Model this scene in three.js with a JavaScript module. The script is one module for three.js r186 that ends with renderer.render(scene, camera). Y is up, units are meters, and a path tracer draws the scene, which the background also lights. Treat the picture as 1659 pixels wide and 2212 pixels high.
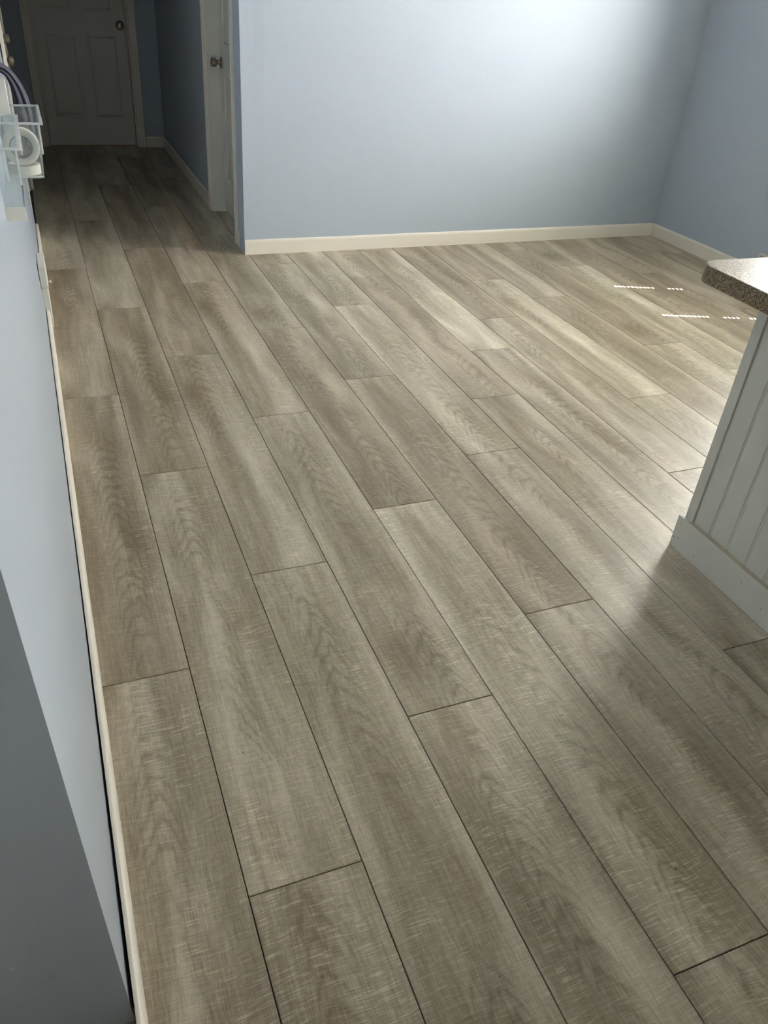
import * as THREE from 'three';
import { mergeGeometries, mergeVertices, toCreasedNormals } from 'three/addons/utils/BufferGeometryUtils.js';
import { RoundedBoxGeometry } from 'three/addons/geometries/RoundedBoxGeometry.js';
import { RectAreaLightUniformsLib } from 'three/addons/lights/RectAreaLightUniformsLib.js';

// ------------------------------------------------------------------ camera, sky, sun, daylight, exposure
// W is the width of one floor plank (nine inches); most of the room was measured in planks.
const W = 0.2286;
const scene = new THREE.Scene();
const camera = new THREE.PerspectiveCamera(2 * Math.atan(1106 / 1707.16) * 180 / Math.PI, 1659 / 2212, 0.02, 60);
camera.rotation.order = 'YXZ';
camera.position.set(0.289777 * W, 6.384659 * W, 0);
camera.rotation.set(-0.604110, -0.427893, 0.092438);
scene.add(camera);

scene.background = new THREE.Color().setRGB(1.6, 1.9, 2.3);            // open sky outside the window

// the far room is turned by TURN against the planks: origin at its near left corner, u along the back wall, v towards the camera
const TURN = 0.02756, OX = 4.907 * W, OZ = -20.124 * W;
const FAR = 13.066 * W;                                                  // length of the back wall
const ct = Math.cos(TURN), st = Math.sin(TURN);
const roomToWorld = (u, y, v) => new THREE.Vector3(OX + u * ct + v * st, y, OZ - u * st + v * ct);
const worldToRoom = (x, y, z) => [(x - OX) * ct - (z - OZ) * st, y, (x - OX) * st + (z - OZ) * ct];

const sunDir = new THREE.Vector3(1, 1.80, 0.2875).normalize();
const sun = new THREE.DirectionalLight(new THREE.Color().setRGB(1, 0.95, 0.86), 460);
sun.position.copy(sunDir.clone().multiplyScalar(12)).add(new THREE.Vector3(3, 0, -3.5));
sun.target.position.set(3, 0, -3.5);
sun.castShadow = true;
sun.shadow.radius = 0.6;
sun.shadow.mapSize.set(4096, 4096);
Object.assign(sun.shadow.camera, { left: -6, right: 6, top: 6, bottom: -6, near: 0.5, far: 30 });
scene.add(sun, sun.target);

// daylight entering the window between the pane and the open slats of its blind, as large as the opening
const WIN = { v0: 4.85 * W, v1: 8.55 * W, y0: 0.86, y1: 2.28 };
RectAreaLightUniformsLib.init();
const WIN2 = { v0: 19.2 * W, v1: 23.4 * W, y0: 1.08, y1: 2.16 };       // over the kitchen counter, to the right of the camera
for (const [win, power] of [[WIN, 49], [WIN2, 42]]) {
  const w = win.v1 - win.v0, h = win.y1 - win.y0;
  const daylight = new THREE.RectAreaLight(new THREE.Color().setRGB(1, 0.962, 0.905), power, w - 0.06, h - 0.06);
  daylight.position.copy(roomToWorld(FAR + 0.196, win.y0 + h / 2, win.v0 + w / 2));
  daylight.lookAt(roomToWorld(0, win.y0 + h / 2, win.v0 + w / 2));
  scene.add(daylight);
}

const renderer = new THREE.WebGLRenderer({ antialias: true });
renderer.toneMapping = THREE.LinearToneMapping;
renderer.toneMappingExposure = 1.18;
renderer.shadowMap.enabled = true;

// ------------------------------------------------------------------ helpers
let seed = 20240611;
const rnd = () => { seed = (seed * 1664525 + 1013904223) >>> 0; return seed / 4294967296; };
const rr = (a, b) => a + (b - a) * rnd();
const taken = {};
const numbered = (n) => { const k = taken[n] = (taken[n] ?? -1) + 1; return k ? n + '_' + String(k).padStart(3, '0') : n; };
function mesh(name, geo, mat, parent = scene) {
  const g = Array.isArray(geo) ? join(geo) : geo;
  const m = new THREE.Mesh(g, mat);
  m.name = parent === scene ? numbered(name) : name;
  m.castShadow = m.receiveShadow = true;
  parent.add(m);
  return m;
}
function join(list) {
  const clean = list.map((g) => {
    const n = g.index ? g.toNonIndexed() : g.clone();
    for (const k of Object.keys(n.attributes)) if (!['position', 'normal', 'uv'].includes(k)) n.deleteAttribute(k);
    return n;
  });
  return mergeGeometries(clean);
}
function group(name, x = 0, y = 0, z = 0, turn = 0) {
  const g = new THREE.Group(); g.name = numbered(name); g.position.set(x, y, z); g.rotation.y = turn; scene.add(g); return g;
}
function tag(o, label, category, grp) { o.userData.label = label; o.userData.category = category; if (grp) o.userData.group = grp; return o; }
function structure(o, label, category) { o.userData.kind = 'structure'; if (label) o.userData.label = label; if (category) o.userData.category = category; return o; }
// a box with uv in metres
function box(x0, x1, y0, y1, z0, z1) {
  const g = new THREE.BoxGeometry(x1 - x0, y1 - y0, z1 - z0);
  g.translate((x0 + x1) / 2, (y0 + y1) / 2, (z0 + z1) / 2);
  return metreUv(g);
}
function metreUv(g) {
  const p = g.attributes.position, n = g.attributes.normal, uv = new Float32Array(p.count * 2);
  for (let i = 0; i < p.count; i++) {
    const ax = Math.abs(n.getX(i)), ay = Math.abs(n.getY(i)), az = Math.abs(n.getZ(i));
    const [a, b] = ay >= ax && ay >= az ? [p.getX(i), p.getZ(i)] : ax >= az ? [p.getZ(i), p.getY(i)] : [p.getX(i), p.getY(i)];
    uv[2 * i] = a; uv[2 * i + 1] = b;
  }
  g.setAttribute('uv', new THREE.BufferAttribute(uv, 2));
  return g;
}
function rbox(x0, x1, y0, y1, z0, z1, r = 0.002, s = 2) {
  const g = new RoundedBoxGeometry(x1 - x0, y1 - y0, z1 - z0, s, r);
  g.translate((x0 + x1) / 2, (y0 + y1) / 2, (z0 + z1) / 2);
  return g;
}
function lathe(pts, seg = 32) { return new THREE.LatheGeometry(pts.map(([r, y]) => new THREE.Vector2(r, y)), seg); }
// extrude a closed profile [[a, b] ...] (a, b in the plane) along +length
function extrude(profile, length) {
  const s = new THREE.Shape(profile.map(([a, b]) => new THREE.Vector2(a, b)));
  return new THREE.ExtrudeGeometry(s, { depth: length, bevelEnabled: false, curveSegments: 6 });
}

// ------------------------------------------------------------------ noise and textures
function makeNoise(s0) {
  let s = s0 >>> 0; const r = () => { s = (s * 1664525 + 1013904223) >>> 0; return s / 4294967296; };
  const T = new Float32Array(65536); for (let i = 0; i < 65536; i++) T[i] = r();
  const n2 = (x, y) => {
    const xi = Math.floor(x), yi = Math.floor(y); let fx = x - xi, fy = y - yi;
    fx = fx * fx * (3 - 2 * fx); fy = fy * fy * (3 - 2 * fy);
    const a = (xi & 255), b = ((xi + 1) & 255), c = (yi & 255) << 8, d = ((yi + 1) & 255) << 8;
    const p = T[a | c], q = T[b | c], u = T[a | d], v = T[b | d];
    return p + (q - p) * fx + (u - p) * fy + (p - q - u + v) * fx * fy;
  };
  const fbm = (x, y, o = 3) => { let f = 0, a = 0.5, t = 0; for (let i = 0; i < o; i++) { f += a * n2(x, y); t += a; x = x * 2.03 + 17.1; y = y * 2.03 + 9.7; a *= 0.5; } return f / t; };
  return { n2, fbm, r };
}
function dataTexture(w, h, fn, srgb) {
  const d = new Uint8Array(w * h * 4);
  for (let j = 0; j < h; j++) for (let i = 0; i < w; i++) {
    const c = fn(i, j), k = (j * w + i) * 4;
    d[k] = c[0]; d[k + 1] = c[1]; d[k + 2] = c[2]; d[k + 3] = 255;
  }
  const t = new THREE.DataTexture(d, w, h); t.wrapS = t.wrapT = THREE.RepeatWrapping;
  t.magFilter = THREE.LinearFilter; t.minFilter = THREE.LinearMipmapLinearFilter; t.generateMipmaps = true;
  if (srgb) t.colorSpace = THREE.SRGBColorSpace;
  t.needsUpdate = true; return t;
}
const sm = (a, b, x) => { const t = Math.min(1, Math.max(0, (x - a) / (b - a))); return t * t * (3 - 2 * t); };
const L = 6.70 * W;                                                     // plank length
function plankTextures(k) {
  const N = makeNoise(977 + 7919 * k), w = 2048, h = 320;
  const ph = N.r() * 50, dashes = [];
  for (let c = 0; c < 2; c++) { const s0 = L * (0.12 + 0.7 * N.r()), t0 = W * (0.2 + 0.55 * N.r()); for (let i = 0; i < 7; i++) dashes.push([s0 + (N.r() - 0.5) * 0.02, t0 + i * 0.0055, 0.010 + 0.018 * N.r(), 0.0012 + 0.0008 * N.r()]); }
  const knots = []; for (let c = 0; c < 2; c++) knots.push([L * N.r(), W * (0.2 + 0.6 * N.r())]);
  const specks = []; for (let c = 0; c < 5; c++) specks.push([L * N.r(), W * N.r(), 0.0008 + 0.001 * N.r()]);
  const bump = new Float32Array(w * h);
  const color = dataTexture(w, h, (i, j) => {
    const s = (i + 0.5) / w * L, t = (j + 0.5) / h * W;
    const warp = (N.fbm(s * 3 + ph, t * 10, 2) - 0.5) * 0.06;
    // broad stain patches, drawn out along the plank
    const patch = N.fbm(s * 1.7 + 3 + ph, (t + warp) * 13 + 5, 3);
    const patch2 = N.fbm(s * 4.5 + 31, (t + warp) * 30 + 8 + ph, 3);
    let v = 0.56 + (patch - 0.5) * 1.25 + (patch2 - 0.5) * 0.34;
    // growth rings: arches round a wandering heart line
    const heart = W * (0.5 + 0.5 * (N.n2(s * 0.9 + ph, 4.4) - 0.5));
    const q = (t - heart) / W, wob = N.fbm(s * 7, t * 28 + ph, 3) - 0.5;
    const ring = Math.sin(6.283 * (s * 15 + (k & 1 ? 1 : -1) * q * q * 40 + wob * 1.9));
    const arch = sm(0.34, 0.05, Math.abs(q)) * sm(0.40, 0.62, N.n2(s * 2.6 + 9 + ph, t * 5));
    const line = Math.pow(0.5 + 0.5 * ring, 3);
    v -= arch * (line * 0.24 - 0.07);
    const straight = N.n2(s * 3 + 71, (t + warp * 0.2) * 210 + ph);
    v += (straight - 0.5) * 0.16;
    const fibre = N.n2(s * 34, t * 1150) * 0.6 + N.n2(s * 90 + 5, t * 700) * 0.4;
    v += (fibre - 0.5) * 0.46;
    // saw marks across the plank
    const sawArea = sm(0.46, 0.70, N.fbm(s * 5 + 40, t * 16 + ph, 2));
    const saw = N.n2(s * 620 + 2 * Math.sin(t * 30), t * 42 + 3);
    const sawFine = N.n2(s * 900 + 77, t * 60 + 13);
    v += (sm(0.60, 0.92, saw) * 0.42 - 0.05) * (0.34 + 0.66 * sawArea) + (sawFine - 0.5) * 0.26;
    for (const [ds, dt, dl, dw] of dashes) if (Math.abs(s - ds) < dl && Math.abs(t - dt) < dw) v += 0.22 * (1 - Math.abs(t - dt) / dw);
    let red = 0;
    for (const [ks, kt] of knots) { const d = Math.hypot((s - ks) * 0.35, t - kt); const f = sm(0.055, 0, d); v -= 0.22 * f; red += 0.5 * f; }
    let dark = 1;
    for (const [ps, pt, pr] of specks) if (Math.hypot(s - ps, t - pt) < pr) dark = 0.45;
    red += sm(0.5, 0.25, patch) * 0.6 * N.n2(s * 2 + 90, t * 8);
    bump[j * w + i] = 0.5 + (fibre - 0.5) * 0.55 + (saw - 0.5) * 0.35 * (0.3 + sawArea) - arch * line * 0.25;
    v = Math.min(1.15, Math.max(0, v));
    // from the dark to the light wash of the print
    const c = [121 + 82 * v + 5 * red, 111 + 82 * v, 93 + 82 * v - 3 * red];
    return c.map((x) => Math.max(0, Math.min(255, x * dark)));
  }, true);
  const height = dataTexture(w, h, (i, j) => { const b = Math.max(0, Math.min(255, bump[j * w + i] * 255)); return [b, b, b]; });
  return { color, height };
}
const VARIANTS = 8;
const tones = { d: [0.86, 0.83, 0.81], m: [0.98, 0.98, 0.98], l: [1.15, 1.17, 1.18] };
const plankMat = [];
for (let k = 0; k < VARIANTS; k++) {
  const { color, height } = plankTextures(k);
  const set = {};
  for (const [n, c] of Object.entries(tones)) set[n] = new THREE.MeshPhysicalMaterial({ map: color, bumpMap: height, bumpScale: 0.00022, color: new THREE.Color().setRGB(...c), roughness: 0.41 });
  plankMat.push(set);
}
const nz = makeNoise(5);
const peel = dataTexture(512, 512, (i, j) => {
  const f = (s) => { const p = s / 512; return nz.n2((i * p) % s, (j * p) % s); };
  const b = 255 * (0.45 * f(64) + 0.35 * f(128) + 0.2 * f(256)); return [b, b, b];
});
const peelAt = (r) => { const t = peel.clone(); t.repeat.set(r, r); t.needsUpdate = true; return t; };
const brush = dataTexture(256, 1024, (i, j) => { const b = 255 * (0.6 * nz.n2(i * 0.6, j * 0.02) + 0.4 * nz.n2(i * 0.25 + 40, j * 0.008)); return [b, b, b]; });
const granite = dataTexture(1024, 1024, (i, j) => {
  const a = nz.fbm(i * 0.09, j * 0.09, 3), b = nz.n2(i * 0.22 + 50, j * 0.22), c = nz.n2(i * 0.33 + 9, j * 0.33 + 80);
  let v = [118, 104, 84];
  if (a > 0.52) v = [158, 146, 124];
  if (b > 0.66) v = [60, 50, 40];
  if (c > 0.76) v = [196, 188, 172];
  if (b < 0.16) v = [92, 72, 50];
  return v;
}, true);

const rgb = (r, g, b) => new THREE.Color().setRGB(r, g, b);
const M = {
  blue: new THREE.MeshPhysicalMaterial({ color: rgb(0.405, 0.463, 0.545), roughness: 0.58, bumpMap: peelAt(2.2), bumpScale: 0.0004 }),
  blueSatin: new THREE.MeshPhysicalMaterial({ color: rgb(0.405, 0.463, 0.545), roughness: 0.3, bumpMap: peelAt(2.2), bumpScale: 0.0002 }),
  ceiling: new THREE.MeshStandardMaterial({ color: rgb(0.58, 0.58, 0.565), roughness: 0.9 }),
  plain: new THREE.MeshStandardMaterial({ color: rgb(0.42, 0.42, 0.41), roughness: 0.8 }),
  trim: new THREE.MeshPhysicalMaterial({ color: rgb(0.78, 0.735, 0.65), roughness: 0.42 }),
  door: new THREE.MeshPhysicalMaterial({ color: rgb(0.66, 0.655, 0.60), roughness: 0.45, bumpMap: brush, bumpScale: 0.0002 }),
  cabinet: new THREE.MeshPhysicalMaterial({ color: rgb(0.66, 0.66, 0.60), roughness: 0.5, bumpMap: brush, bumpScale: 0.0004 }),
  caulk: new THREE.MeshStandardMaterial({ color: rgb(0.52, 0.46, 0.37), roughness: 0.8 }),
  nail: new THREE.MeshStandardMaterial({ color: rgb(0.07, 0.06, 0.05), roughness: 0.8 }),
  under: new THREE.MeshStandardMaterial({ color: rgb(0.025, 0.021, 0.018), roughness: 0.95 }),
  granite: new THREE.MeshPhysicalMaterial({ map: granite, color: rgb(0.74, 0.66, 0.52), roughness: 0.30, bumpMap: granite, bumpScale: 0.0008 }),
  nickel: new THREE.MeshStandardMaterial({ color: rgb(0.34, 0.30, 0.24), roughness: 0.3, metalness: 1 }),
  plastic: new THREE.MeshPhysicalMaterial({ color: rgb(0.70, 0.69, 0.63), roughness: 0.4 }),
  clear: new THREE.MeshPhysicalMaterial({ color: rgb(0.93, 0.95, 0.95), roughness: 0.08, transmission: 0.94, thickness: 0, ior: 1.49 }),
  rim: new THREE.MeshPhysicalMaterial({ color: rgb(0.85, 0.87, 0.87), roughness: 0.25, transmission: 0.45, thickness: 0, ior: 1.49 }),
  tape: new THREE.MeshStandardMaterial({ color: rgb(0.80, 0.755, 0.65), roughness: 0.75 }),
  core: new THREE.MeshStandardMaterial({ color: rgb(0.22, 0.22, 0.22), roughness: 0.9 }),
  cloth: new THREE.MeshPhysicalMaterial({ color: rgb(0.062, 0.068, 0.092), roughness: 0.95, sheen: 0.4, sheenRoughness: 0.6, sheenColor: rgb(0.3, 0.32, 0.4) }),
  slat: new THREE.MeshPhysicalMaterial({ color: rgb(0.46, 0.455, 0.445), roughness: 0.7 }),
  vinyl: new THREE.MeshPhysicalMaterial({ color: rgb(0.82, 0.82, 0.80), roughness: 0.4 }),
  glass: new THREE.MeshPhysicalMaterial({ color: rgb(1, 1, 1), roughness: 0, transmission: 1, thickness: 0, ior: 1.5 }),
  oak: new THREE.MeshStandardMaterial({ color: rgb(0.52, 0.24, 0.075), roughness: 0.5 }),
  lawn: new THREE.MeshStandardMaterial({ color: rgb(0.16, 0.20, 0.09), roughness: 1 }),
  bulb: new THREE.MeshStandardMaterial({ color: rgb(0.9, 0.85, 0.7), emissive: rgb(1, 0.75, 0.45), emissiveIntensity: 3 }),
};

// ------------------------------------------------------------------ floor
const TOPY = 0, THICK = 0.005;
const floor = group('floor'); structure(floor, 'grey-brown wood-look plank floor', 'floor');
mesh('underlayment', box(-6.5 * W, 19 * W, -0.03, -THICK, -40 * W, 9.5 * W), M.under, floor);
function plankGeo(len, wid, u0, u1, v0, v1, flip) {
  const g = 0.0011, b = 0.0010, d = 0.0011;                               // half gap, chamfer across and down
  const X = wid / 2 - g, Z = len / 2 - g, xi = X - b, zi = Z - b;
  const lv = [[xi, zi, 0], [X, Z, -d], [X, Z, -THICK]];
  const P = [], U = [], I = [];
  const uvOf = (x, z) => { let u = u0 + (z + len / 2) / len * (u1 - u0), v = v0 + (x + wid / 2) / wid * (v1 - v0); if (flip) { u = 1 - u; v = 1 - v; } return [u, v]; };
  const push = (x, y, z) => { P.push(x, y, z); U.push(...uvOf(x, z)); return P.length / 3 - 1; };
  const quad = (a, b2, c, d2) => { const i = [a, b2, c, d2].map((p) => push(...p)); I.push(i[0], i[1], i[2], i[0], i[2], i[3]); };
  const c4 = ([x, z, y]) => [[-x, y, z], [x, y, z], [x, y, -z], [-x, y, -z]];
  const a = c4(lv[0]), e = c4(lv[1]), f = c4(lv[2]);
  quad(a[0], a[1], a[2], a[3]);
  for (let i = 0; i < 4; i++) { const j = (i + 1) % 4; quad(e[i], e[j], a[j], a[i]); quad(f[i], f[j], e[j], e[i]); }
  const geo = new THREE.BufferGeometry();
  geo.setAttribute('position', new THREE.Float32BufferAttribute(P, 3));
  geo.setAttribute('uv', new THREE.Float32BufferAttribute(U, 2));
  geo.setIndex(I); geo.computeVertexNormals();
  return geo;
}
const jointAt = { '-6': -11, '-5': -8.2, '-4': -12.6, '-3': -9.4, '-2': -13.2, '-1': -10.4, 0: -12.92, 1: -10.23, 2: -14.27, 3: -11.58, 4: -15.22, 5: -12.62, 6: -9.56, 7: -11.36, 8: -13.34, 9: -14.93, 10: -17.39, 11: -15.95, 12: -12.84, 13: -11.37, 14: -15.38, 15: -17.2, 16: -14.29, 17: -12.0, 18: -13.6 };
const toneOf = { '6:0': 'l', '6:1': 'l', '8:0': 'l', '10:-1': 'l', '10:0': 'd', '13:0': 'l', '12:0': 'd', '12:-1': 'm', '14:-1': 'd', '14:0': 'd', '15:-1': 'd', '15:0': 'd', '16:0': 'd', '16:-1': 'd', '17:0': 'd', '17:-1': 'd', '7:0': 'd', '7:1': 'l', '4:-1': 'd', '4:-2': 'l', '9:0': 'd', '0:0': 'd', '2:0': 'd', '11:0': 'm', '11:-1': 'd', '8:-1': 'm' };
let pk = 0;
for (let row = -6; row <= 18; row++) {
  const far = row < 0 ? -3.0 : row < 5 ? -33.66 : row === 5 ? -25 : -20.7, near = 5;
  let x0 = row * W, x1 = (row + 1) * W;
  if (row === 0) x0 = 0.012;
  if (row === -1) x1 = 0.012;
  let z1 = jointAt[row] * W; while (z1 < near * W) z1 += L;
  for (let z = z1; z > far * W; z -= L) {
    const a = Math.max(z - L, far * W), b = Math.min(z, near * W);
    if (b - a < 0.01) continue;
    let xa = x0, xb = x1;
    const n = Math.round((jointAt[row] * W - z) / L);                    // which plank of the row, 0 ends at the listed joint
    const key = row + ':' + n;
    const tone = toneOf[key] ?? ['m', 'm', 'm', 'd', 'm'][(row * 3 + n * 2 + 70) % 5];
    const variant = (row * 5 + n * 3 + 800) % VARIANTS;
    const m = mesh('plank', plankGeo(b - a, xb - xa, (a - (z - L)) / L, (b - (z - L)) / L, (xa - row * W) / W, (xb - row * W) / W, (row + n) & 1), plankMat[variant][tone], floor);
    m.position.set((xa + xb) / 2, TOPY, (a + b) / 2);
    pk++;
  }
}

// ------------------------------------------------------------------ walls and ceiling
const H = 2.44, T = 0.115, TR = 0.205;
// far room, in its own turned axes
const BB = 0.0525 * W;                                                   // thickness of the back baseboard
function roomMesh(name, geo, mat) { const m = mesh(name, geo, mat); m.position.set(OX, 0, OZ); m.rotation.y = TURN; return m; }
structure(roomMesh('wall_back', box(0, FAR + BB + TR, 0, H, -BB - T, -BB), M.blue), 'light blue wall behind the plank floor, lit by the window', 'wall');
const VEND = 29.3 * W;
structure(roomMesh('wall_right', [
  box(FAR + BB, FAR + BB + TR, 0, H, -BB, WIN.v0), box(FAR + BB, FAR + BB + TR, 0, WIN.y0, WIN.v0, WIN.v1),
  box(FAR + BB, FAR + BB + TR, WIN.y1, H, WIN.v0, WIN.v1), box(FAR + BB, FAR + BB + TR, 0, H, WIN.v1, WIN2.v0), box(FAR + BB, FAR + BB + TR, 0, WIN2.y0, WIN2.v0, WIN2.v1),
  box(FAR + BB, FAR + BB + TR, WIN2.y1, H, WIN2.v0, WIN2.v1), box(FAR + BB, FAR + BB + TR, 0, H, WIN2.v1, VEND)], M.blue), 'light blue right wall in shade beside the window', 'wall');
// hall on the far left
const HX = 4.906 * W + BB, HZ = -33.5 * W;
const D2 = { z0: -24.4 * W, z1: -21.33 * W };                            // opening of the closed door in the hall's right wall
structure(mesh('wall_hall_right', [
  box(HX, HX + T, 0, H, HZ - 0.1, D2.z0), box(HX, HX + T, 2.05, H, D2.z0, D2.z1), box(HX, HX + T, 0, H, D2.z1, OZ - BB - 0.002)], M.blue), 'blue wall along the right of the dark hall', 'wall');
structure(mesh('wall_hall_header', box(-0.1, HX, 2.08, H, OZ - BB - T, OZ - BB), M.blue));
const D1 = { x0: 0.775 * W, x1: 4.025 * W };
structure(mesh('wall_hall_end', [
  box(-0.25, D1.x0, 0, H, HZ - T, HZ), box(D1.x0, D1.x1, 2.06, H, HZ - T, HZ), box(D1.x1, HX + T, 0, H, HZ - T, HZ)], M.blue), 'dark blue wall at the end of the hall', 'wall');
// left wall: its face leans away a little towards the top and bows from the baseboard at the near end
const D3 = { z0: -26.9 * W, z1: -22.4 * W };
const WEND = -2.875 * W, LEAN = 0.028;
function leftPiece(z0, z1, y0, y1) {
  const fx = (y, z) => (0.036 - 0.016 * sm(-7, -2.8, z / W)) * W - LEAN * y;
  const P = [], I = [], back = -0.14 - 0.07, n = Math.max(1, Math.ceil((z1 - z0) / 0.5));
  for (let i = 0; i <= n; i++) { const z = z0 + (z1 - z0) * i / n; P.push(fx(y0, z), y0, z, fx(y1, z), y1, z, back, y1, z, back, y0, z); }
  for (let i = 0; i < n; i++) for (let k = 0; k < 4; k++) { const a = i * 4 + k, b = i * 4 + (k + 1) % 4; I.push(a, b, a + 4, b, b + 4, a + 4); }
  I.push(0, 2, 1, 0, 3, 2); const e = n * 4; I.push(e, e + 1, e + 2, e, e + 2, e + 3);
  const g = new THREE.BufferGeometry(); g.setAttribute('position', new THREE.Float32BufferAttribute(P, 3)); g.setIndex(I);
  g.computeVertexNormals();
  const f = toCreasedNormals(g.toNonIndexed(), 0.3);
  f.setAttribute('uv', new THREE.BufferAttribute(new Float32Array(f.attributes.position.count * 2), 2));
  return metreUv(f);
}
const wallLeft = mesh('wall_left', [leftPiece(D3.z1, WEND, 0.012, H), leftPiece(D3.z0, D3.z1, 2.06, H), leftPiece(HZ, D3.z0, 0.012, H)], M.blueSatin);
structure(wallLeft, 'light blue wall along the left edge, seen almost edge on', 'wall');
// lumps in the paint on the end of the left wall
const lump = new THREE.SphereGeometry(1, 14, 8);
for (const [x, y, a, b] of [[-0.112, 0.372, 0.0028, 0.002], [-0.1065, 0.362, 0.005, 0.003], [-0.096, 0.367, 0.0045, 0.007], [-0.107, 0.218, 0.003, 0.0035], [-0.090, 0.227, 0.005, 0.003], [-0.134, 0.28, 0.004, 0.003]]) {
  const m = mesh('paint_lump', lump, M.blueSatin, wallLeft); m.position.set(x, y, WEND); m.scale.set(a, b, 0.0009); m.rotation.z = x * 30;
}
// the rest of the kitchen behind the camera
const ZB = 9 * W;
structure(mesh('wall_kitchen_back', box(-6.4 * W, 19.2 * W, 0, H, ZB, ZB + T), M.plain));
structure(mesh('wall_kitchen_left', box(-6.4 * W, -6.4 * W + T, 0, H, -3.6 * W, ZB), M.plain));
structure(mesh('wall_kitchen_far', box(-6.4 * W, -0.212, 0, H, -3.6 * W - T, -3.6 * W), M.plain));
structure(mesh('ceiling', box(-6.6 * W, 19.6 * W, H, H + 0.12, -34.6 * W, ZB + T), M.ceiling));

// ------------------------------------------------------------------ baseboards
const bbProfile = (h, t) => { const p = [[0, 0], [t, 0], [t, h * 0.80]]; for (let i = 1; i <= 6; i++) { const a = i / 6 * Math.PI / 2; p.push([t - t * 0.75 * (1 - Math.cos(a)), h * 0.80 + h * 0.20 * Math.sin(a)]); } p.push([0, h]); return p; };
const BH = 0.366 * W;
// along +x, front towards +z
function baseboardX(name, len, h = BH, t = BB) { const g = extrude(bbProfile(h, t), len); g.rotateY(-Math.PI / 2); g.applyMatrix4(new THREE.Matrix4().makeScale(-1, 1, 1)); const i = g.index; flipWinding(g); return g; }
function flipWinding(g) {
  const p = g.attributes.position.array, u = g.attributes.uv.array;
  for (let k = 0; k < p.length; k += 9) for (let c = 0; c < 3; c++) { const t = p[k + 3 + c]; p[k + 3 + c] = p[k + 6 + c]; p[k + 6 + c] = t; }
  for (let k = 0; k < u.length; k += 6) for (let c = 0; c < 2; c++) { const t = u[k + 2 + c]; u[k + 2 + c] = u[k + 4 + c]; u[k + 4 + c] = t; }
  g.computeVertexNormals();
}
const nailGeo = new THREE.CylinderGeometry(0.0016, 0.0016, 0.0006, 10); nailGeo.rotateX(Math.PI / 2);
const bbBack = group('baseboard_back', OX, 0, OZ, TURN); structure(bbBack, 'cream white baseboard along the lit blue back wall', 'baseboard');
{ const m = mesh('board', baseboardX('b', FAR - 0.001), M.trim, bbBack); m.position.z = -BB;
  for (const [u, y] of [[0.06, 0.055], [0.075, 0.03], [0.12, 0.06], [0.42, 0.06], [0.42, 0.02], [0.56, 0.06], [0.74, 0.055], [0.745, 0.03], [0.76, 0.02], [1.05, 0.05], [1.4, 0.05], [1.52, 0.03], [1.9, 0.05]]) { const k = mesh('nail_hole', nailGeo, M.nail, bbBack); k.position.set(u, y, -0.0006); } }
const bbRight = group('baseboard_right', ...roomToWorld(FAR, 0, 0).toArray(), TURN); structure(bbRight, 'cream white baseboard along the shaded right wall', 'baseboard');
{ const g = baseboardX('b', VEND - 0.1); g.rotateY(-Math.PI / 2); const m = mesh('board', g, M.trim, bbRight); m.position.set(BB, 0, 0.0); }
// small return of the back baseboard into the hall, then the hall's right side
const bbHall = group('baseboard_hall_right', HX, 0, 0); structure(bbHall, 'white baseboard along the right wall of the dark hall', 'baseboard');
for (const [z0, z1] of [[HZ + 0.002, D2.z0 - 0.058], [D2.z1 + 0.058, OZ - 0.0005]]) { const g = baseboardX('b', z1 - z0); g.rotateY(-Math.PI / 2); const m = mesh('board', g, M.trim, bbHall); m.position.z = z0; }
const bbEnd = group('baseboard_hall_end', 0, 0, HZ); structure(bbEnd, 'short white baseboard at the end of the hall beside the door', 'baseboard');
for (const [x0, x1] of [[D1.x1 + 0.0575, HX - BB - 0.001], [0.02, D1.x0 - 0.0575]]) { const m = mesh('board', baseboardX('b', x1 - x0), M.trim, bbEnd); m.position.x = x0; }
const bbLeft = group('baseboard_left'); structure(bbLeft, 'cream baseboard along the left wall with a dark gap behind it', 'baseboard');
{ const x1 = 0.104 * W, x0 = 0.040 * W;
  for (const [z0, z1] of [[D3.z1 + 0.06, -2.3 * W], [HZ + 0.02, D3.z0 - 0.06]]) { const g = baseboardX('b', z1 - z0, BH, x1 - x0); g.rotateY(Math.PI / 2); const m = mesh('board', g, M.trim, bbLeft); m.position.set(x0, 0, z1); }
  for (const [z, y] of [[-0.9, 0.05], [-1.42, 0.06], [-1.75, 0.05], [-2.4, 0.055]]) { const k = mesh('nail_hole', nailGeo, M.nail, bbLeft); k.rotation.y = Math.PI / 2; k.position.set(x1, y, z); } }

// ------------------------------------------------------------------ doors
const casingProfile = [[0, 0], [0.057, 0], [0.057, 0.016], [0.05, 0.018], [0.034, 0.0165], [0.030, 0.0125], [0.012, 0.011], [0.006, 0.009], [0.004, 0.006], [0, 0.005]];
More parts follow.
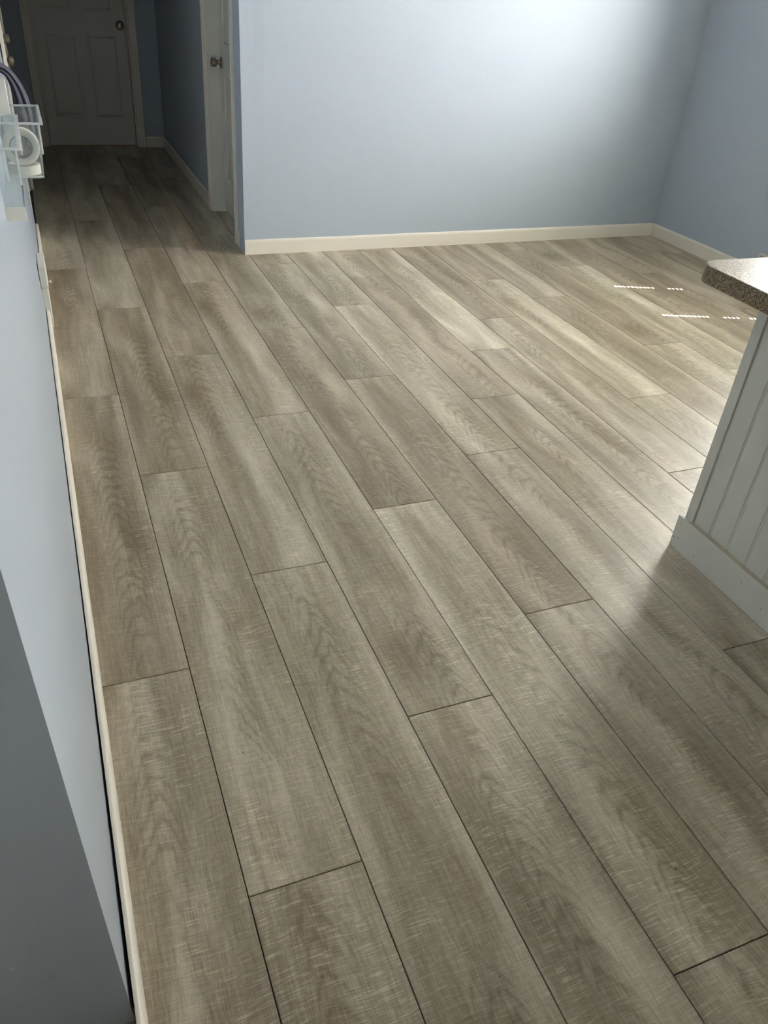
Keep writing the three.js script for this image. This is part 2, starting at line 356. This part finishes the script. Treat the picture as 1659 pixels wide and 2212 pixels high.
// local axes of a door: x along the wall, y up, +z into the hall; the opening runs from 0 to w
function casing(parent, w, h) {
  const left = extrude(casingProfile, h + 0.052); left.rotateX(-Math.PI / 2);   // profile a -> x, depth -> +y, b -> -z
  left.scale(1, 1, -1); flipWinding(left);
  const r = left.clone(); r.translate(w - 0.005, 0, 0); mesh('casing', r, M.trim, parent);
  const l = left.clone(); l.scale(-1, 1, 1); flipWinding(l); l.translate(0.005, 0, 0); mesh('casing', l, M.trim, parent);
  mesh('casing', rbox(-0.052, w + 0.052, h - 0.005, h + 0.052, 0, 0.016, 0.003), M.trim, parent);
}
function jamb(parent, w, h, d) {
  const t = 0.018;
  mesh('jamb', [box(0, t, 0, h, -d, 0.001), box(w - t, w, 0, h, -d, 0.001), box(t, w - t, h - t, h, -d, 0.001)], M.door, parent);
  return t;
}
// slab with six raised panels, front at z = 0, its lower left corner at the origin
function slab(parent, w, h, cols, rows, mirror) {
  const s = new THREE.Shape([[0, 0], [w, 0], [w, h], [0, h]].map((p) => new THREE.Vector2(...p)));
  for (const [a, b] of cols) for (const [c, d] of rows) s.holes.push(new THREE.Path([[a, c], [a, d], [b, d], [b, c]].map((p) => new THREE.Vector2(...p))));
  const face = new THREE.ExtrudeGeometry(s, { depth: 0.006, bevelEnabled: true, bevelThickness: 0.006, bevelSize: 0.008, bevelOffset: -0.008, bevelSegments: 3 });
  face.translate(0, 0, -0.012);
  const body = mesh('leaf', [metreUv(face), box(0, w, 0, h, -0.035, -0.011)], M.door, parent);
  for (const [a, b] of cols) for (const [c, d] of rows) {
    const q = 0.022, sh = new THREE.Shape([[a + q, c + q], [b - q, c + q], [b - q, d - q], [a + q, d - q]].map((p) => new THREE.Vector2(...p)));
    const g = new THREE.ExtrudeGeometry(sh, { depth: 0.001, bevelEnabled: true, bevelThickness: 0.008, bevelSize: 0.016, bevelSegments: 2 }); g.translate(0, 0, -0.012);
    mesh('panel', metreUv(g), M.door, body);
  }
  return body;
}
function knob(parent, x, y, z, size = 1) {
  const k = mesh('knob', lathe([[0, 0], [0.033, 0], [0.033, 0.004], [0.029, 0.009], [0.014, 0.012], [0.0115, 0.026], [0.0135, 0.031], [0.0235, 0.036], [0.0265, 0.044], [0.0265, 0.058], [0.024, 0.063], [0.017, 0.066], [0.006, 0.0655], [0.005, 0.068], [0, 0.068]], 36), M.nickel, parent);
  k.geometry.rotateX(Math.PI / 2); k.geometry.scale(size, size, size); k.position.set(x, y, z); k.userData.label = 'round dark metal door knob'; return k;
}
// door at the end of the hall
{ const w = D1.x1 - D1.x0, d = group('door_1', D1.x0, 0, HZ); structure(d, 'white panelled door closing the end of the dark hall', 'door');
  casing(d, w, 2.06); const t = jamb(d, w, 2.06, T);
  const lw = w - 2 * t - 0.004, b = slab(d, lw, 2.02, [[0.085, 0.30], [lw - 0.30, lw - 0.09]].map(([a, c]) => [a + 0.0, c]), [[0.215, 0.80], [0.985, 1.56], [1.65, 1.9]]);
  b.position.set(t + 0.002, 0.002, -0.03); b.rotation.z = 0.010; mesh('door_stop', [box(t, t + 0.014, 0, 2.05, -0.09, -0.067), box(w - t - 0.014, w - t, 0, 2.05, -0.09, -0.067)], M.door, d); knob(d, 3.735 * W - D1.x0, 3.925 * W, -0.03); }
// closed door in the right wall of the hall, set back to the far side of the wall
{ const w = D2.z1 - D2.z0, d = group('door_2', HX, 0, D2.z0, -Math.PI / 2); structure(d, 'white door in a deep frame on the right of the hall', 'door');
  casing(d, w, 2.05); const t = jamb(d, w, 2.05, T);
  const lw = w - 2 * t - 0.004, b = slab(d, lw, 2.015, [[0.10, lw / 2 - 0.045], [lw / 2 + 0.045, lw - 0.10]], [[0.215, 0.80], [0.985, 1.56], [1.65, 1.9]]);
  b.position.set(t + 0.002, 0.012, -0.078); knob(d, 0.075, 3.9 * W, -0.078); }
// entrance door in the left wall, with a bolt above its knob
{ const w = D3.z1 - D3.z0, d = group('door_3', -0.012, 0, D3.z1, Math.PI / 2); structure(d, 'white door in the left wall with knob and bolt, seen edge on', 'door');
  casing(d, w, 2.06); const t = jamb(d, w, 2.06, T);
  const lw = w - 2 * t - 0.004, b = slab(d, lw, 2.02, [[0.11, lw / 2 - 0.05], [lw / 2 + 0.05, lw - 0.11]], [[0.215, 0.80], [0.985, 1.56], [1.65, 1.9]]);
  b.position.set(t + 0.002, 0.012, -0.012); knob(d, 0.09, 3.885 * W, -0.012);
  const bolt = mesh('bolt', lathe([[0, 0], [0.030, 0], [0.030, 0.006], [0.012, 0.010], [0.012, 0.024], [0.021, 0.026], [0.0235, 0.054], [0.021, 0.058], [0, 0.058]], 32), M.nickel, d);
  bolt.geometry.rotateX(Math.PI / 2); bolt.position.set(0.09, 4.32 * W, -0.012); bolt.userData.label = 'dark metal bolt above the knob'; }
// room behind the hall door: an oak floor lit by a small lamp shows as a line under the door
{ const z0 = HZ - T, z1 = HZ - T - 2.2;
  structure(mesh('floor_back_room', box(-0.25, HX + T, -0.006, 0.004, z1, HZ - 0.034), M.oak), 'orange oak floor seen through the gap under the hall door', 'floor');
  structure(mesh('wall_back_room', [box(-0.3, -0.25, 0, H, z1, z0), box(HX + T, HX + T + 0.05, 0, H, z1, z0), box(-0.3, HX + T + 0.05, 0, H, z1 - 0.05, z1), box(-0.3, HX + T + 0.05, H, H + 0.05, z1, z0)], M.plain));
  const lamp = group('ceiling_lamp', 0.9, H, z1 + 1.1); tag(lamp, 'small globe ceiling lamp in the room behind the hall door', 'lamp');
  const ros = mesh('rose', lathe([[0, 0], [0.06, 0], [0.05, -0.02], [0.02, -0.03], [0, -0.03]].reverse()), M.nickel, lamp);
  const b = mesh('bulb', new THREE.SphereGeometry(0.06, 24, 16), M.bulb, lamp); b.position.y = -0.085; b.castShadow = false;
  const l = new THREE.PointLight(rgb(1, 0.66, 0.36), 16); l.position.set(0.9, H - 0.085, z1 + 1.1); l.castShadow = true; scene.add(l); }

// ------------------------------------------------------------------ windows with level-slatted blinds (right wall, outside the frame)
// spots: [x, z, [[from, to] ...]] of the rows of sun spots on the floor, in planks
function makeWindow(name, WIN, label, blindLabel, spots) {
  const w = group(name, ...roomToWorld(FAR + BB, WIN.y0, WIN.v0).toArray(), TURN); structure(w, label, 'window');
  const ww = WIN.v1 - WIN.v0, wh = WIN.y1 - WIN.y0, f = 0.04;
  mesh('window_frame', [box(0.165, TR, 0, f, 0, ww), box(0.165, TR, wh - f, wh, 0, ww), box(0.165, TR, f, wh - f, 0, f), box(0.165, TR, f, wh - f, ww - f, ww), box(0.17, TR - 0.01, wh * 0.58 - 0.02, wh * 0.58 + 0.02, f, ww - f)], M.vinyl, w);
  mesh('pane', box(0.190, 0.194, f, wh * 0.58 - 0.02, f, ww - f), M.glass, w);
  mesh('pane', box(0.190, 0.194, wh * 0.58 + 0.02, wh - f, f, ww - f), M.glass, w);
  const trimW = 0.06;
  mesh('casing', [rbox(-0.017, 0, -trimW, 0, -trimW, ww + trimW), rbox(-0.017, 0, wh, wh + trimW, -trimW, ww + trimW), rbox(-0.017, 0, 0, wh, -trimW, 0), rbox(-0.017, 0, 0, wh, ww, ww + trimW)], M.trim, w);

  const bl = group('window_blind', ...roomToWorld(FAR + BB + 0.140, WIN.y0, WIN.v0).toArray(), TURN);
  tag(bl, blindLabel, 'blind', 'slatted window blinds');
  mesh('head_rail', rbox(-0.012, 0.016, wh - 0.028, wh - 0.003, 0.004, ww - 0.004), M.vinyl, bl);
  const pitch = 0.107 * W * 1.80, sw = 0.040, tilt = -0.07, len = ww - 0.010;
  // each cord hole lets one spot of sun through to the floor
  const U0 = FAR + BB + 0.140;
  const made = {};
  for (let y = 0.026; y < wh - 0.045; y += pitch) {
    const holes = [];
    for (const [fx, fz, spans] of spots) {
      const a = worldToRoom(fx * W, 0, fz * W), d = worldToRoom(OX + sunDir.x, sunDir.y, OZ + sunDir.z);
      const t = (U0 - a[0]) / d[0], yy = WIN.y0 + y, back = yy / d[1];           // where the ray through this slat meets the floor
      const uf = U0 - back * d[0], v = a[2] + t * d[2], vf = v - back * d[2], xf = roomToWorld(uf, 0, vf).x / W;
        if (spans.some(([p, q]) => xf >= p && xf <= q)) holes.push(v - WIN.v0 - 0.005);
    }
    const key = holes.map((x) => x.toFixed(4)).join();
    if (!made[key]) {
      const s = new THREE.Shape([[0, -sw / 2], [len, -sw / 2], [len, sw / 2], [0, sw / 2]].map((p) => new THREE.Vector2(...p)));
      for (const hz of holes) { const p = new THREE.Path(); p.absellipse(hz, 0, 0.0085, 0.0042, 0, Math.PI * 2, true); s.holes.push(p); }
      const g = new THREE.ExtrudeGeometry(s, { depth: 0.002, bevelEnabled: false, curveSegments: 8 });
      g.rotateY(-Math.PI / 2);                                              // length along +z
      made[key] = g;
    }
    const m = mesh('slat', made[key], M.slat, bl); m.position.set(0, y, 0.005); m.rotation.z = Math.PI / 2 - tilt;
  }
  mesh('bottom_rail', rbox(-0.012, 0.012, -0.001, 0.008, 0.005, ww - 0.005), M.vinyl, bl);
}
makeWindow('window_1', WIN, 'white window in the right wall beyond the counter', 'white slatted blind in the window nearer the back wall',
  [[14.15, -16.26, [[13.52, 14.76], [15.08, 15.5]]], [14.2, -14.2, [[13.56, 14.86], [15.16, 15.58], [15.75, 16.03]]]]);
makeWindow('window_2', WIN2, 'white kitchen window in the right wall beside the camera', 'white slatted blind in the kitchen window beside the camera', []);
structure(mesh('ground_outside', box(5, 25, -0.5, -0.4, -14, 10), M.lawn));
// register under the window
{ const r = group('floor_register', ...roomToWorld(FAR - 0.001, 0, 4.36 * W).toArray(), TURN); tag(r, 'small white air register on the right wall beyond the counter', 'register');
  mesh('frame', [rbox(-0.018, 0, 0.02, 0.035, 0, 0.36), rbox(-0.018, 0, 0.165, 0.178, 0, 0.36), rbox(-0.018, 0, 0.03, 0.17, 0, 0.014), rbox(-0.018, 0, 0.03, 0.17, 0.346, 0.36)], M.plastic, r);
  for (let i = 0; i < 8; i++) { const m = mesh('louver', rbox(-0.012, -0.004, 0.043 + i * 0.0155, 0.052 + i * 0.0155, 0.013, 0.347, 0.001), M.plastic, r); } 
  mesh('backing', box(-0.004, 0, 0.03, 0.17, 0.01, 0.35), M.under, r); }

// ------------------------------------------------------------------ peninsula: white cabinet with granite top
const CX = 7.815 * W, CZ = -6.56 * W, CTOP = 3.62 * W;
{ const c = group('base_cabinet', CX, 0, CZ); tag(c, 'white painted peninsula cabinet with a beadboard end panel', 'cabinet');
  const LX = 5.2 * W, LZ = 8.2 * W;
  mesh('body', box(0.0046, LX, 0.0, CTOP, 0.004, LZ), M.cabinet, c);
  // end panel faces -x: corner stile, beaded boards, rail under the top, plinth
  mesh('corner_stile', rbox(-0.004, 0.014, 0.10, CTOP, 0, 0.034, 0.0025), M.cabinet, c);
  mesh('corner_stile', rbox(-0.004, 0.014, 0.10, CTOP, LZ - 0.034, LZ, 0.0025), M.cabinet, c);
  const cove = extrude([[0, 0], [0.006, 0], [0.0045, 0.002], [0.002, 0.0045], [0, 0.006]], CTOP - 0.11); cove.rotateX(-Math.PI / 2); cove.translate(0, 0.11, 0);
  const cv = mesh('bead_line', cove, M.cabinet, c); cv.position.set(0.010, 0, 0.034); cv.rotation.y = 0;
  const n = 24, bw = (LZ - 0.068) / n;
  for (let i = 0; i < n; i++) {
    const z = 0.034 + i * bw;
    mesh('board', rbox(0.003, 0.013, 0.10, CTOP, z + 0.0002, z + bw * 0.88, 0.0008), M.cabinet, c);
    mesh('bead', rbox(0.0034, 0.013, 0.10, CTOP, z + bw * 0.88 + 0.0003, z + bw - 0.0003, 0.0016), M.cabinet, c);
  }
  const bh = 0.113;
  mesh('plinth', rbox(-0.014, 0.002, 0, bh, -0.016, LZ, 0.0015), M.cabinet, c);
  const seam = mesh('caulk_line', rbox(-0.0125, 0.004, bh - 0.002, bh + 0.0016, 0.03, LZ - 0.02, 0.0008), M.caulk, c); seam.userData.label = 'worn tan line along the top of the plinth';
  for (const [y, z] of [[0.09, 0.0], [0.035, -0.006], [0.04, 0.012], [0.03, 0.09], [0.075, 0.28], [0.05, 0.37]]) { const k = mesh('nail_hole', nailGeo, M.nail, c); k.rotation.y = Math.PI / 2; k.position.set(-0.0142, y, z); }
  mesh('plinth', rbox(0.002, LX, 0, bh, -0.012, 0.004, 0.0015), M.cabinet, c);
  // counter
  const X0 = 7.28 * W, X1 = CX + LX, Z0 = -7.20 * W, Z1 = CZ + LZ + 0.03, th = 0.046, R = 0.055;
  const s = new THREE.Shape();                                              // in (x, -z)
  s.moveTo(X0, -Z1); s.lineTo(X1, -Z1); s.lineTo(X1, -Z0); s.lineTo(X0 + R, -Z0); s.absarc(X0 + R, -Z0 - R, R, Math.PI / 2, Math.PI, false); s.lineTo(X0, -Z1);
  const g = new THREE.ExtrudeGeometry(s, { depth: th - 0.008, bevelEnabled: true, bevelThickness: 0.004, bevelSize: 0.004, bevelOffset: -0.004, bevelSegments: 3, curveSegments: 12 });
  g.rotateX(-Math.PI / 2); g.translate(0, CTOP + 0.005, 0);
  const gu = metreUv(g); const uva = gu.attributes.uv; for (let i = 0; i < uva.array.length; i++) uva.array[i] *= 2.2;
  const top = mesh('countertop', gu, M.granite); tag(top, 'speckled brown granite countertop with a rounded corner', 'countertop'); }

// ------------------------------------------------------------------ things on the left wall
const wallX = (y, z) => (0.012 * W - LEAN * y);
// open clear box with a flared rim; local x from the wall out, y up, z along the wall
function clearBin(name, label, { x0, x1, y0, y1, z0, z1, taper }) {
  const b = group(name, x0, y0, z1); tag(b, label, 'storage bin', 'clear bins on the left wall');
  const w = x1 - x0, h = y1 - y0, l = z1 - z0, t = 0.0016;
  const wall = (p, q) => {                                                   // a thin tapered side from p to q along the rim
    const bot = ([x, z]) => [taper + (x / w) * (w - 2 * taper), -taper + (z / -l) * -(l - 2 * taper)];
    const a = bot(p), c = bot(q), nx = (q[1] - p[1]), nzz = -(q[0] - p[0]), m = Math.hypot(nx, nzz), ox = nx / m * t, oz = nzz / m * t;
    const P = [[a[0], 0, a[1]], [c[0], 0, c[1]], [q[0], h, q[1]], [p[0], h, p[1]]];
    const Q = P.map(([x, y, z]) => [x + ox, y, z + oz]);
    const v = [...P, ...Q].flat(), I = [0, 1, 2, 0, 2, 3, 4, 6, 5, 4, 7, 6, 0, 4, 5, 0, 5, 1, 1, 5, 6, 1, 6, 2, 2, 6, 7, 2, 7, 3, 3, 7, 4, 3, 4, 0];
    const g = new THREE.BufferGeometry(); g.setAttribute('position', new THREE.Float32BufferAttribute(v, 3)); g.setIndex(I); const f = g.toNonIndexed(); f.computeVertexNormals(); f.setAttribute('uv', new THREE.BufferAttribute(new Float32Array(f.attributes.position.count * 2), 2)); return f;
  };
  const c = [[0, 0], [w, 0], [w, -l], [0, -l]];
  mesh('side', [wall(c[0], c[1]), wall(c[1], c[2]), wall(c[2], c[3]), wall(c[3], c[0])], M.clear, b);
  mesh('bottom', rbox(taper, w - taper, 0, 0.003, -l + taper, -taper, 0.0012), M.clear, b);
  const e = 0.008;
  mesh('rim', [rbox(-0.001, w + e, h - 0.006, h, -0.001, e, 0.0018), rbox(-0.001, w + e, h - 0.006, h, -l - e, -l + 0.001, 0.0018), rbox(w - 0.001, w + e, h - 0.006, h, -l, 0, 0.0018), rbox(-0.003, 0.002, h - 0.006, h, -l, 0, 0.0018)], M.rim, b);
  mesh('corner_rib', [rbox(w - 0.006, w - 0.001, h * 0.45, h - 0.004, -0.004, 0.0015, 0.001), rbox(w * 0.45, w * 0.45 + 0.006, h * 0.5, h - 0.004, 0.0, 0.003, 0.001), rbox(taper, w - taper, 0.003, 0.007, -taper - 0.002, -taper + 0.002, 0.001)], M.rim, b);
  return b;
}
const b1 = { x0: wallX(4 * W) + 0.012, x1: 0.405 * W, y0: 3.69 * W, y1: 4.38 * W, z0: -13.35 * W, z1: -12.0 * W, taper: 0.010 };
b1.x0 = -0.10 * W;
clearBin('storage_bin', 'larger clear plastic bin holding rolls of tape on the left wall', b1);
const b2 = { x0: -0.12 * W, x1: 0.135 * W, y0: 4.0 * W, y1: 4.64 * W, z0: -10.9 * W, z1: -9.1 * W, taper: 0.006 };
const bb2 = clearBin('storage_bin', 'slim clear plastic bin with a white label holder, nearer on the left wall', b2);
mesh('label_holder', rbox(-0.01, b2.x1 - b2.x0 - 0.004, -0.014, 0.018, 0.001, 0.004, 0.001), M.plastic, bb2);
// tape rolls in the larger bin
function tapeRoll(label, r, hole, wid) {
  const t = group('tape_roll'); tag(t, label, 'tape roll');
  const g = lathe([[hole + 0.003, 0], [r - 0.002, 0], [r, 0.002], [r, wid - 0.002], [r - 0.002, wid], [hole + 0.003, wid], [hole + 0.003, 0]], 48); mesh('tape', g, M.tape, t);
  mesh('core', lathe([[hole, 0.0005], [hole + 0.003, 0.0005], [hole + 0.003, wid - 0.0005], [hole, wid - 0.0005], [hole, 0.0005]], 48), M.core, t);
  return t;
}
{ const a = tapeRoll('cream masking tape roll standing upright in the clear bin', 0.052, 0.029, 0.030); a.rotation.set(Math.PI / 2, 0, 0); a.position.set(0.135 * W, b1.y0 + 0.0335 + 0.052, b1.z1 - 0.055);
  const f = tapeRoll('cream tape roll lying flat under the upright one in the bin', 0.046, 0.022, 0.028); f.position.set(0.135 * W, b1.y0 + 0.0035, b1.z1 - 0.068); }
// white board standing in the bin, with a dark cloth over it
{ const p = mesh('white_board', rbox(wallX(1.0) - 0.0, 0.062 * W, 4.30 * W, 4.74 * W, -13.10 * W, -13.0 * W, 0.002), M.plastic); tag(p, 'flat white board on the left wall just above the clear bin', 'board'); }
{ const path = new THREE.CatmullRomCurve3([[-0.30, 4.60], [-0.16, 4.78], [0.0, 4.79], [0.09, 4.74], [0.16, 4.62], [0.205, 4.45], [0.22, 4.25], [0.222, 4.05], [0.218, 3.85]].map(([x, y]) => new THREE.Vector3(x * W, y * W, -13.75 * W)));
  const n = 60, m = 48, P = [], I = [], up = new THREE.Vector3(0, 0, 1);
  for (let i = 0; i <= n; i++) {
    const t = i / n, c = path.getPoint(t), d = path.getTangent(t), nn = new THREE.Vector3().crossVectors(up, d).normalize();
    const half = (0.05 + 0.055 * sm(0.35, 0.8, t)) * W * (t === 0 || t === 1 ? 0.3 : 1), wide = (0.22 + 0.1 * t) * W;
    for (let j = 0; j < m; j++) {
      const a = j / m * 6.28318, f = 1 + 0.13 * Math.sin(a * 7 + 1.3 + t * 2.2) + 0.07 * Math.sin(a * 13 + t * 5);
      P.push(...c.clone().addScaledVector(nn, Math.cos(a) * half * f).addScaledVector(up, Math.sin(a) * wide * f).toArray());
    }
  }
  for (let i = 0; i < n; i++) for (let j = 0; j < m; j++) { const a = i * m + j, b = i * m + (j + 1) % m; I.push(a, b, a + m, b, b + m, a + m); }
  const c0 = P.length / 3; P.push(...path.getPoint(0).toArray(), ...path.getPoint(1).toArray());
  for (let j = 0; j < m; j++) { I.push(c0, (j + 1) % m, j, c0 + 1, n * m + j, n * m + (j + 1) % m); }
  const g = new THREE.BufferGeometry(); g.setAttribute('position', new THREE.Float32BufferAttribute(P, 3)); g.setIndex(I); g.computeVertexNormals();
  g.setAttribute('uv', new THREE.BufferAttribute(new Float32Array(P.length / 3 * 2), 2));
  tag(mesh('cloth', g, M.cloth), 'dark navy cloth draped behind the clear bin', 'cloth'); }
// narrow white box with a peg against the left baseboard
{ const b = group('wall_box', 0.105 * W, 0, -16.1 * W); tag(b, 'narrow white plastic box with a small peg on the left baseboard', 'wall box');
  mesh('body', rbox(-0.088 * W, 0.028 * W, 0.01 * W, 0.80 * W, -0.9 * W, 0, 0.0025), M.plastic, b);
  mesh('cover', rbox(-0.088 * W, 0.045 * W, 0.80 * W, 1.20 * W, -0.9 * W, 0.003, 0.004), M.plastic, b);
  const pg = mesh('peg', lathe([[0, 0], [0.003, 0], [0.003, 0.010], [0.006, 0.012], [0.006, 0.017], [0, 0.018]], 16), M.plastic, b);
  pg.geometry.rotateZ(-Math.PI / 2); pg.position.set(0.032 * W, 0.82 * W, -0.3 * W); }

renderer.render(scene, camera);
